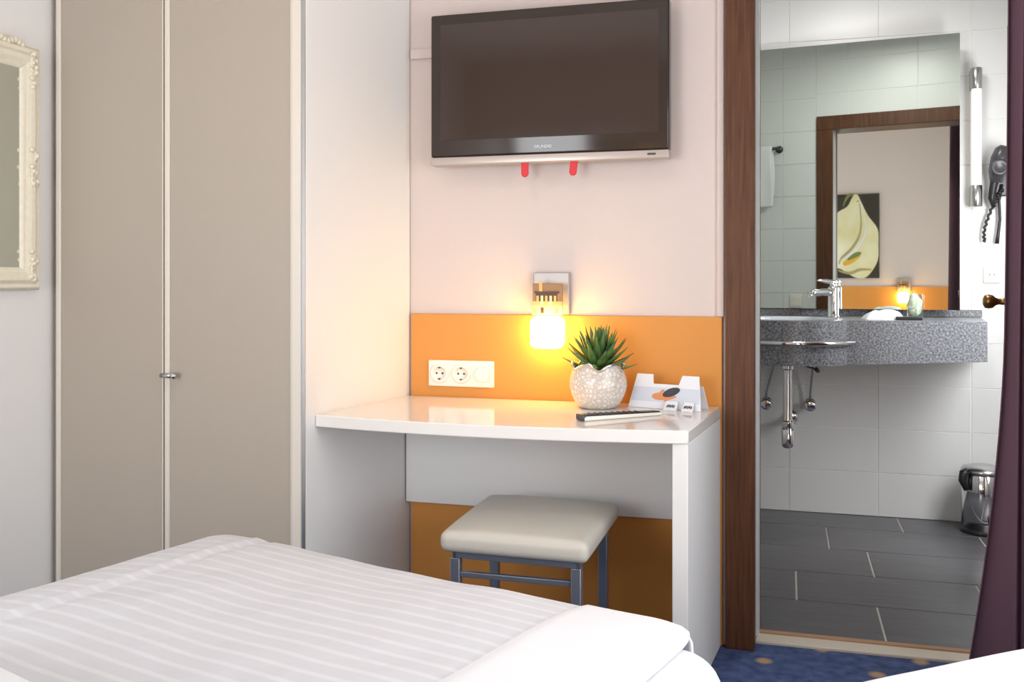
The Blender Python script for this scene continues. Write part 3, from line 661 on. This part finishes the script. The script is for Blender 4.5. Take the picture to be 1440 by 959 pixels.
bt = thing('bottle_trap', 'chrome drain trap with wall outlet hanging under the basin', 'drain pipe', (0.0, 4.26, 0.72))
tx, ty = 0.002, 4.262
m = MB(); m.lathe([(0.026, 0.715), (0.026, 0.68), (0.019, 0.676), (0.019, 0.46), (0.024, 0.455), (0.024, 0.43), (0.019, 0.425)][::-1], (tx, ty, 0), n=24); m.build('tailpipe', M['chrome'], bt, smooth=True, bevel=0.001)
m = MB(); m.lathe([(0.016, 0.342), (0.024, 0.348), (0.027, 0.36), (0.027, 0.424), (0.019, 0.43)], (tx, ty, 0), n=24); m.build('trap_cup', M['chrome'], bt, smooth=True)
m = MB(); m.tube([(tx, ty+0.01, 0.43), (tx+0.01, ty+0.12, 0.43), (tx+0.012, VB-0.001, 0.43)], 0.015, 16); m.build('outlet_pipe', M['chrome'], bt, smooth=True)
m = MB(); m.lathe([(0.036, 0.0), (0.036, 0.003), (0.03, 0.012), (0.017, 0.016)], (tx+0.012, VB-0.0005, 0.43), '-y', 28); m.build('escutcheon', M['chrome'], bt, smooth=True)
m = MB(); m.tube([(tx+0.02, ty+0.02, 0.70), (tx+0.05, ty+0.06, 0.695), (tx+0.12, ty+0.12, 0.668)], 0.004, 8); m.tube([(tx+0.117, ty+0.117, 0.672), (tx+0.128, ty+0.13, 0.660)], 0.009, 10); m.build('lift_rod', M['dark_grey'], bt, smooth=True)
def valve(ux, top, label):
    t = thing('angle_valve', label, 'valve', (ux, VB, 0.495), 'angle valves under the washbasin')
    m = MB(); m.lathe([(0.027, 0.0), (0.027, 0.003), (0.022, 0.010), (0.013, 0.013), (0.013, 0.050), (0.016, 0.052), (0.016, 0.064), (0.013, 0.066)], (ux, VB-0.0005, 0.495), '-y', 24); m.build('valve_body', M['chrome'], t, smooth=True)
    m = MB(); m.lathe([(0.022, 0.066), (0.026, 0.070), (0.026, 0.090), (0.020, 0.096)], (ux, VB, 0.495), '-y', 16); m.build('hand_wheel', M['chrome'], t, smooth=True, bevel=0.002)
    m = MB(); m.tube([(ux, VB-0.045, 0.505), (ux, VB-0.046, 0.545), (ux+(top[0]-ux)*0.3, VB-0.06, 0.60), (ux+(top[0]-ux)*0.8, top[1]+0.02, 0.69), (top[0], top[1], 0.722)], 0.0055, 10); m.build('supply_hose', M['steel'], t, smooth=True)
valve(-0.092, (-0.045, 4.44), 'left angle valve with hose, beside the brown door frame')
valve(0.100, (0.115, 4.44), 'right angle valve with hose, right of the drain trap')

# wall mirror above the vanity (turned slightly towards the door)
mr = thing('bathroom_mirror', 'large frameless mirror above the granite vanity', 'mirror', (0.3, VB-0.05, 0.93))
dl = math.radians(6.5); mu, mv = Vector((math.cos(dl), -math.sin(dl))), Vector((-math.sin(dl), -math.cos(dl)))
h0 = Vector((-0.117, 4.55)); s0, s1 = -0.16, 0.829
pA, pB = h0+mu*s0, h0+mu*s1; mz0, mz1 = 0.930, 2.112
poly = [tuple(pA), tuple(pB), tuple(pB-mv*0.005), tuple(pA-mv*0.005)]
MB().prism(poly, mz0, mz1).build('mirror_glass', M['mirror'], mr)
pa, pb = pA-mv*0.0055, pB-mv*0.0055-mu*0.02
MB().prism([tuple(pa+mu*0.02), tuple(pb), (pb.x, VB-0.001), (pa.x+0.02, VB-0.001)], mz0+0.02, mz1-0.02).build('wall_wedge', M['white_pl'], mr)

# tube lamp
tl = thing('tube_lamp', 'vertical opal tube lamp with chrome end caps beside the bathroom mirror', 'lamp', (0.785, VB, 1.67))
lx, ly = 0.783, VB-0.055
MB().lathe([(0.021, 1.46), (0.021, 1.885)], (lx, ly, 0), n=24).build('opal_tube', M['opal'], tl, smooth=True, bevel=0.001)
for za, zb_ in ((1.374, 1.467), (1.880, 1.972)):
    m = MB(); m.lathe([(0.021, za), (0.0235, za+0.003), (0.0235, zb_-0.003), (0.021, zb_)], (lx, ly, 0), n=24); m.box(lx-0.020, lx+0.020, ly, VB-0.0005, za+0.004, zb_-0.004); m.build('end_cap', M['steel'], tl, smooth=True, bevel=0.001)
MB().box(lx-0.017, lx+0.017, VB-0.022, VB-0.0005, 1.467, 1.880).build('wall_mount', M['white_pl'], tl)

# hair dryer on its wall holder
hd = thing('hair_dryer', 'dark hair dryer with looped cord in a wall holder by the tube lamp', 'hair dryer', (0.87, VB, 1.45))
hx = 0.868
MB().box(hx-0.012, hx+0.055, VB-0.02, VB-0.0005, 1.42, 1.56).build('wall_holder', M['dark_grey'], hd, bevel=0.006)
m = MB(); m.tube([(hx-0.010, VB-0.07, 1.475), (hx-0.008, VB-0.075, 1.52), (hx+0.004, VB-0.08, 1.575), (hx+0.016, VB-0.08, 1.61), (hx+0.022, VB-0.08, 1.625)], [0.024, 0.034, 0.038, 0.034, 0.022], 18); m.build('barrel', M['dark_grey'], hd, smooth=True)
m = MB(); m.lathe([(0.036, 0), (0.036, 0.008), (0.028, 0.012), (0.020, 0.008)], (hx-0.006, VB-0.112, 1.535), '-y', 24); m.build('intake_ring', M['dark_grey'], hd, smooth=True)
m = MB(); m.tube([(hx+0.0, VB-0.07, 1.53), (hx-0.018, VB-0.06, 1.47), (hx-0.026, VB-0.055, 1.41), (hx-0.016, VB-0.05, 1.37)], [0.018, 0.016, 0.014, 0.009], 12); m.build('handle', M['black'], hd, smooth=True)
m = MB(); pts = []
for k in range(60):
    t = k/59; pts.append((hx-0.016+0.036*math.sin(t*5.2)+0.004*math.cos(k*1.9), VB-0.035+0.004*math.sin(k*1.9), 1.40+0.08*math.sin(t*4.4)-0.10*t))
m.tube(pts, 0.006, 8)
m.tube([(hx+0.02, VB-0.03, 1.47), (hx+0.008, VB-0.03, 1.40), (hx+0.012, VB-0.03, 1.32), (hx+0.004, VB-0.03, 1.25), (hx+0.0, VB-0.03, 1.215)], [0.006, 0.006, 0.006, 0.007, 0.009], 8); m.build('cord', M['black'], hd, smooth=True)

bs = thing('shaver_socket', 'white square socket on the tiles below the hair dryer', 'socket', (0.852, VB, 1.08))
MB().box(0.818, 0.884, VB-0.011, VB-0.0005, 1.045, 1.119).build('cover_plate', M['white_pl'], bs, bevel=0.004)
m = MB(); m.lathe([(0.024, 0.0), (0.024, 0.003), (0.0205, 0.004), (0.019, -0.001), (0.001, -0.001)], (0.852, VB-0.011, 1.082), '-y', 28, cap=False); m.build('outlet', M['white_pl'], bs, smooth=True)
m = MB()
for q_ in (-0.0095, 0.0095): m.lathe([(0.003, 0), (0.003, 0.002)], (0.852+q_, VB-0.0105, 1.082), '-y', 10)
m.build('contact_holes', M['dark_grey'], bs)

# things on the counter
def cloth_pile():
    m = MB()
    def fn(s, t):
        x, y = (s-0.5)*0.150, (t-0.5)*0.11; e = max(0, 1-(2*abs(s-0.5))**3)*max(0, 1-(2*abs(t-0.5))**4)
        z = 0.046*e**0.55*(0.62+0.38*s)+0.006*noise.noise(Vector((s*5, t*5, 3)))*e
        return Vector((x, y, max(0, z)))
    m.grid(fn, 26, 20); m.grid(lambda s, t: Vector(((s-0.5)*0.150, (t-0.5)*0.11, 0)), 1, 1, flip=True)
    return m
m = cloth_pile(); m.xf(Matrix.Translation((0.378, 4.235, ZV+0.0005)) @ Matrix.Rotation(0.12, 4, 'Z'))
tag(m.build('face_towel', M['terry'], None, smooth=True, flipfix=False), 'folded white face towel lying on the granite counter', 'towel')
tg = tag(MB().box(0.425, 0.525, 4.175, 4.245, ZV+0.0003, ZV+0.014).build('soap_tray', M['black'], None, bevel=0.003), 'small black tray beside the folded face towel', 'tray')
gl = thing('tumbler', 'clear glass tumbler holding a pale wrapper, behind the black tray', 'glass', (0.512, 4.315, ZV))
gc = (0.512, 4.315, ZV+0.0005)
MB().lathe([(0.001, 0.0), (0.030, 0.0), (0.032, 0.003), (0.038, 0.098), (0.0365, 0.098), (0.0305, 0.008), (0.001, 0.007)], gc, n=28, cap=False).build('glass', M['glass'], gl, smooth=True)
m = MB(); m.sphere((0.512, 4.315, ZV+0.058), 0.029, 14, sc=(0.95, 0.95, 1.55))
for v in m.v: v += (v-Vector((0.512, 4.315, v.z)))*0.30*noise.noise(v*60) + Vector((0, 0, 0.010*noise.noise(v*45)))
m.build('wrapper', M['leafpaper'], gl, smooth=False)

# pedal bin
pb_ = thing('pedal_bin', 'round chrome pedal bin with black hinge on the bathroom floor', 'bin', (0.79, 4.42, 0))
bx_, by_ = 0.792, 4.425
MB().lathe([(0.088, 0.0), (0.089, 0.006), (0.089, 0.018), (0.086, 0.020)], (bx_, by_, 0.0005), n=40).build('base_ring', M['black'], pb_, smooth=True)
MB().lathe([(0.085, 0.020), (0.085, 0.246), (0.083, 0.248)], (bx_, by_, 0), n=40).build('body', M['chrome'], pb_, smooth=True)
MB().lathe([(0.087, 0.249), (0.0875, 0.262), (0.080, 0.272), (0.050, 0.280), (0.001, 0.283)], (bx_, by_, 0), n=40).build('lid', M['steel'], pb_, smooth=True)
m = MB(); m.tube([(bx_-0.070, by_-0.058, 0.262), (bx_-0.084, by_-0.060, 0.255), (bx_-0.088, by_-0.062, 0.225), (bx_-0.076, by_-0.066, 0.185)], [0.016, 0.019, 0.019, 0.010], 12); m.build('hinge', M['black'], pb_, smooth=True)
MB().box(bx_+0.02, bx_+0.06, by_-0.125, by_-0.08, 0.006, 0.014).build('pedal', M['black'], pb_, bevel=0.003)

# towel and rail on the bathroom side of the door wall (seen in the mirror)
rl = thing('towel_rail', 'steel towel rail beside the doorway, seen in the bathroom mirror', 'towel rail', (-0.55, VI, 1.85))
m = MB(); m.tube([(-0.80, VI+0.07, 1.850), (-0.385, VI+0.07, 1.850)], 0.009, 12)
for x in (-0.79, -0.395): m.tube([(x, VI+0.001, 1.850), (x, VI+0.075, 1.850)], 0.008, 10)
m.build('bar', M['dark_grey'], rl, smooth=True)
for x in (-0.79, -0.395): MB().lathe([(0.022, 0.0), (0.022, 0.008)], (x, VI+0.0005, 1.850), 'y', 20).build('wall_rosette', M['dark_grey'], rl, smooth=True)
m = MB()
def tw(s, t):
    L1, L2 = 0.30, 0.36; Ltot = L1+L2+0.03; d = t*Ltot; x = -0.70+0.285*s+0.006*math.sin(t*9); wv_ = 0.006*math.sin(s*9+1)*min(1, abs(t-0.5)*4)
    if d < L1: return Vector((x, VI+0.058+wv_, 1.850+0.004-(L1-d)))
    if d < L1+0.03: a_ = PI*(d-L1)/0.03; return Vector((x, VI+0.070-0.012*math.cos(a_), 1.854+0.012*math.sin(a_)))
    return Vector((x, VI+0.082-wv_+0.01*(d-L1)/L2, 1.854-(d-L1-0.03)))
m.grid(tw, 20, 60); tag(m.build('hand_towel', M['terry'], None, smooth=True, solid=0.006), 'white hand towel hung over the rail, seen in the bathroom mirror', 'towel')
ss = thing('light_switch', 'white switch plate left of the faucet in the mirror reflection', 'switch', (-0.29, VI, 0.93))
MB().box(-0.330, -0.258, VI+0.0005, VI+0.010, 0.885, 0.965).build('cover_plate', M['white_pl'], ss, bevel=0.003)
MB().box(-0.318, -0.270, VI+0.010, VI+0.014, 0.898, 0.952).build('rocker', M['white_pl'], ss, bevel=0.002)

# ------------------------------------------------------------------ calla lily canvas on the headboard wall (seen in the mirror)
cv = thing('wall_picture', 'dark canvas with a cream calla lily, seen in the bathroom mirror', 'picture', (-0.62, VK, 1.45))
cu0, cu1, cz0, cz1 = -0.775, -0.317, 1.063, 1.850
MB().box(cu0, cu1, VK+0.0005, VK+0.028, cz0, cz1).build('canvas', M['canvas'], cv, bevel=0.002)
m = MB(); yy = VK+0.0285
# coordinates in the visible picture: a = 0..1 left to right across the seen strip, b = 0..1 bottom to top
CP = lambda a_, b2, d=0.0: Vector((-0.690+a_*0.373, yy+d, cz0+b2*(cz1-cz0)))
def bez(pts, n=14):
    o_ = []
    for i in range(len(pts)):
        p0, p1, p2, p3 = [Vector(pts[(i+j-1) % len(pts)]) for j in range(4)]
        for k in range(n):
            t = k/n; o_.append(0.5*((2*p1)+(-p0+p2)*t+(2*p0-5*p1+4*p2-p3)*t*t+(-p0+3*p1-3*p2+p3)*t**3))
    return o_
spathe = bez([(0.42, 0.998), (0.50, 0.985), (0.58, 0.90), (0.74, 0.74), (0.96, 0.58), (0.985, 0.40), (0.96, 0.20), (0.72, 0.02), (0.45, 0.005), (0.12, 0.10), (-0.10, 0.16), (-0.20, 0.40), (-0.16, 0.62), (0.0, 0.78), (0.24, 0.855), (0.36, 0.96)])
m.add([CP(p.x, p.y, 0.0002) for p in spathe], [tuple(range(len(spathe)))], 0)
def strip(pts, w_, mi, d):
    c_ = []
    n_ = len(pts)
    for i, p in enumerate(pts):
        p = Vector(p); t = (Vector(pts[min(i+1, n_-1)])-Vector(pts[max(i-1, 0)])).normalized(); nn = Vector((-t.y, t.x)); ww = w_*math.sin(PI*(0.08+0.84*i/(n_-1)))
        c_ += [CP(*(p+nn*ww), d), CP(*(p-nn*ww), d)]
    m.add(c_, [(2*i, 2*i+1, 2*i+3, 2*i+2) for i in range(n_-1)], mi)
ob = lambda pts: [Vector(p) for p in bez(pts)][:-14*1]
strip(ob([(0.46, 0.90), (0.57, 0.72), (0.54, 0.52), (0.36, 0.36), (0.10, 0.24), (0.08, 0.22)]), 0.024, 1, 0.0006)
strip(ob([(0.50, 0.88), (0.67, 0.68), (0.66, 0.50), (0.46, 0.34), (0.20, 0.24), (0.18, 0.22)]), 0.016, 4, 0.0008)
strip(ob([(0.04, 0.10), (0.30, 0.06), (0.55, 0.10), (0.80, 0.10)]), 0.020, 1, 0.0006)
strip(ob([(0.16, 0.17), (0.28, 0.20), (0.42, 0.24), (0.54, 0.27)]), 0.045, 2, 0.0010)
strip(ob([(0.26, 0.22), (0.38, 0.26), (0.50, 0.285), (0.56, 0.29)]), 0.030, 3, 0.0012)
strip(ob([(0.16, 0.86), (0.20, 0.93), (0.28, 0.985), (0.40, 0.985)]), 0.022, 3, 0.0006)
m.build('painted_flower', [M['calla'], M['calla_line'], M['calla_gold'], M['calla_green'], M['cotton']], cv, flipfix=False)

# ------------------------------------------------------------------ beds
bed = thing('bed', 'low bed with white sheet under the striped duvet', 'bed', (-0.9, 0.8, 0))
Cc = Vector((-1.156, 1.814)); e1 = Vector((1.006, -0.281)).normalized(); e2 = Vector((e1.y, -e1.x)); BW = 1.045
def bp(s, t): return Cc+e1*s+e2*t
def rbox(s0, s1, t0, t1, z0, z1):
    m = MB(); m.prism([tuple(bp(s, t)) for s, t in ((s0, t1), (s1, t1), (s1, t0), (s0, t0))], z0, z1); return m
rbox(0.06, BW+0.03, 0.06, 1.95, 0.10, 0.27).build('bed_base', M['wood'], bed, bevel=0.01)
for s, t in ((0.12, 0.12), (BW-0.05, 0.12), (0.12, 1.85), (BW-0.05, 1.85)):
    p = bp(s, t); MB().lathe([(0.022, 0.0), (0.028, 0.10)], (p.x, p.y, 0), n=16).build('leg', M['wood'], bed, smooth=True)
rbox(0.03, BW+0.085, 0.025, 1.98, 0.272, 0.512).build('mattress', M['cotton'], bed, bevel=0.065, seg=8)

def duvet():
    m = MB(); NU, NV = 90, 120; TH = 0.068; D = 0.105
    uv = []
    def fn(i, j):
        a_ = -0.11+(BW+0.11+0.025)*i/NU; b2 = -0.11+2.05*j/NV          # flattened cloth coordinates, both hems hang over
        s = min(max(a_, 0), BW); t = max(b2, 0)
        ov_ = max(-a_, a_-BW, 0); of_ = max(-b2, 0)
        z = 0.520
        ins = min(s, BW-s, t) if t < 1.9 else min(s, BW-s)
        z += 0.016*(1-math.exp(-max(0, ins)/0.10))
        z += 0.006*noise.noise(Vector((s*3.0, t*2.2, 0)))+0.0025*noise.noise(Vector((s*9, t*8, 5)))
        z += 0.004*math.exp(-((s-0.105-0.02*math.sin(t*2))/0.012)**2)         # fold along the left side
        z += -0.003*math.exp(-((s-0.130-0.02*math.sin(t*2))/0.012)**2)
        z += -0.005*math.exp(-((s-BW+0.185)/0.006)**2)+(0.005 if s > BW-0.185 else 0)   # hem of the right-hand fold
        out_s = 0; out_t = 0
        if ov_ > 0:
            r = 0.035; q_ = min(ov_/r, PI/2); out_s = r*math.sin(q_)*(-1 if a_ < 0 else 1); z -= r*(1-math.cos(q_))+max(0, ov_-r*PI/2)
        if of_ > 0:
            r = 0.035; q_ = min(of_/r, PI/2); out_t = -r*math.sin(q_); z -= r*(1-math.cos(q_))+max(0, of_-r*PI/2)
        # rounded corner at the foot
        if s < 0.0 or t < 0.0: pass
        ss_, tt_ = s+out_s, t+out_t
        for cx, cr in ((0.03, 0.03), (BW-0.06, 0.06)):
            dx = (ss_-cx)*(1 if cx > BW/2 else -1); dy = cr-tt_
            if dx > 0 and dy > 0:
                rr = math.hypot(dx, dy); mm = max(dx, dy)
                if rr > 1e-6:
                    k_ = (mm/rr)**0.75; ss_ = cx+(ss_-cx)*k_; tt_ = cr-dy*k_
        p = bp(ss_, tt_+0.02); uv.append((a_, b2)); return Vector((p.x, p.y, z))
    vs_ = [fn(i, j) for j in range(NV+1) for i in range(NU+1)]
    fs = [(j*(NU+1)+i, j*(NU+1)+i+1, (j+1)*(NU+1)+i+1, (j+1)*(NU+1)+i) for j in range(NV) for i in range(NU)]
    m.add(vs_, fs)
    for k, f_ in enumerate(m.f):
        if (k % NU) > NU*(0.11+BW-0.185)/(BW+0.135): m.m[k] = 1
    m.uv = uv
    return m
o = duvet().build('duvet', [M['stripe'], M['cotton']], None, smooth=True, solid=0.006)
tag(o, 'white duvet with fine woven stripes spread over the bed', 'duvet')

# pillow corner at the lower left of the bed
def pillow(c, w_, d_, h_, rz_, nm, label, m_):
    m = MB()
    for sg in (1, -1):
        def fn(s, t):
            x, y = 2*s-1, 2*t-1; e = max(0, (1-abs(x)**2.6))**0.5*max(0, (1-abs(y)**2.6))**0.5
            return Vector((x*w_/2*(1-0.06*(1-abs(y))**2*abs(x)), y*d_/2*(1-0.06*(1-abs(x))**2*abs(y)), sg*h_/2*e+0.004*noise.noise(Vector((x*3, y*3, sg)))*e))
        m.grid(fn, 24, 24, flip=sg < 0)
    m.xf(Matrix.Translation(c) @ Matrix.Rotation(rz_, 4, 'Z'))
    return tag(m.build(nm, m_, None, smooth=True, flipfix=False), label, 'pillow')

pillow((-0.915, 0.668, 0.614), 0.62, 0.46, 0.15, math.radians(-22), 'pillow', 'white pillow on the bed, just showing at the lower left corner', M['cotton'])

# second bed, at the lower right
b2_ = thing('bed', 'second white bed cut off by the lower right corner of the view', 'bed', (0.45, 0.5, 0))
MB().box(0.02, 0.70, -0.42, 1.28, 0.10, 0.26).build('bed_base', M['wood'], b2_, bevel=0.01)
for x, y in ((0.08, -0.34), (0.64, -0.34), (0.08, 1.20), (0.64, 1.20)): MB().lathe([(0.022, 0), (0.028, 0.10)], (x, y, 0), n=16).build('leg', M['wood'], b2_, smooth=True)
MB().box(0.01, 0.72, -0.44, 1.32, 0.262, 0.42).build('mattress', M['cotton'], b2_, bevel=0.05, seg=5)
pA, pB = Vector((-0.025, 1.395)), Vector((0.62, 1.91))
m = MB(); NU, NV = 40, 40
dirn = (pB-pA).normalized(); nrm = Vector((dirn.y, -dirn.x))
def fn(s, t):
    a_ = pA+(pB-pA)*s; d = 0.0; tt = t*0.62; p = a_+nrm*tt
    p.x = min(p.x, 0.735); 
    e = min(1, t*10, s*10)
    return Vector((p.x, p.y, 0.47+0.030*(1-(1-min(1, t*9))**2)+0.003*noise.noise(Vector((s*4, t*4, 2)))))
m.grid(fn, NU, NV)
o = m.build('duvet', M['cotton'], None, smooth=True); md = o.modifiers.new('thickness', 'SOLIDIFY'); md.thickness = 0.05; md.offset = -1
md = o.modifiers.new('bevel', 'BEVEL'); md.width = 0.018; md.segments = 4; md.limit_method = 'ANGLE'; md.angle_limit = math.radians(50)
tag(o, 'plain bright white duvet over the second bed, lower right', 'duvet')

# ------------------------------------------------------------------ curtain
ct = thing('curtain', 'long aubergine curtain hanging beside the bathroom doorway', 'curtain', (0.55, 2.4, 0))
m = MB(); ZC1 = 2.44
def cur(s, t):
    z = 0.015+t*(ZC1-0.015); d = 1-t
    v = 2.60-0.44*s
    amp = 0.024+0.010*d
    base = 0.550-0.018*d**1.5
    u = base+amp*math.cos(2*PI*(s*4.3+0.5)+0.4*math.sin(3*d))*(1 if s > 0.02 else 1)
    u -= 0.42*max(0, d-0.62)**1.7*math.exp(-(s/0.049)**2)
    return Vector((u+0.05*s, v+0.02*math.sin(2*PI*s*8.6), z))
m.grid(cur, 180, 40); m.build('fabric', M['curtain'], ct, smooth=True, solid=0.003)
m = MB(); m.box(0.53, 0.60, 2.12, 2.64, 2.442, 2.462)
m.build('heading_tape', M['curtain'], ct)
tag(MB().box(0.545, 0.585, -0.45, 2.84, 2.463, 2.4995).build('curtain_rail', M['white_pl'], None, bevel=0.003), 'white ceiling rail carrying the aubergine curtain', 'curtain rail')

# ------------------------------------------------------------------ lamps above the view
cl = thing('ceiling_lamp', 'round flush ceiling lamp of the bedroom above the view', 'lamp', (-0.9, 1.40, ZC))
MB().lathe([(0.20, 0.0), (0.20, -0.03), (0.19, -0.035)], (-0.9, 1.40, ZC-0.0005), n=40).build('rim', M['steel'], cl, smooth=True)
MB().lathe([(0.19, -0.034), (0.17, -0.075), (0.10, -0.098), (0.001, -0.104)], (-0.9, 1.40, ZC), n=40).build('glass_bowl', M['opal'], cl, smooth=True)
cl = thing('ceiling_lamp', 'round flush ceiling lamp of the bathroom above the view', 'lamp', (0.30, 3.70, ZC))
MB().lathe([(0.17, 0.0), (0.17, -0.03), (0.16, -0.035)], (0.30, 3.70, ZC-0.0005), n=40).build('rim', M['steel'], cl, smooth=True)
MB().lathe([(0.16, -0.034), (0.14, -0.055), (0.08, -0.064), (0.001, -0.066)], (0.30, 3.70, ZC), n=40).build('glass_bowl', M['opal'], cl, smooth=True)
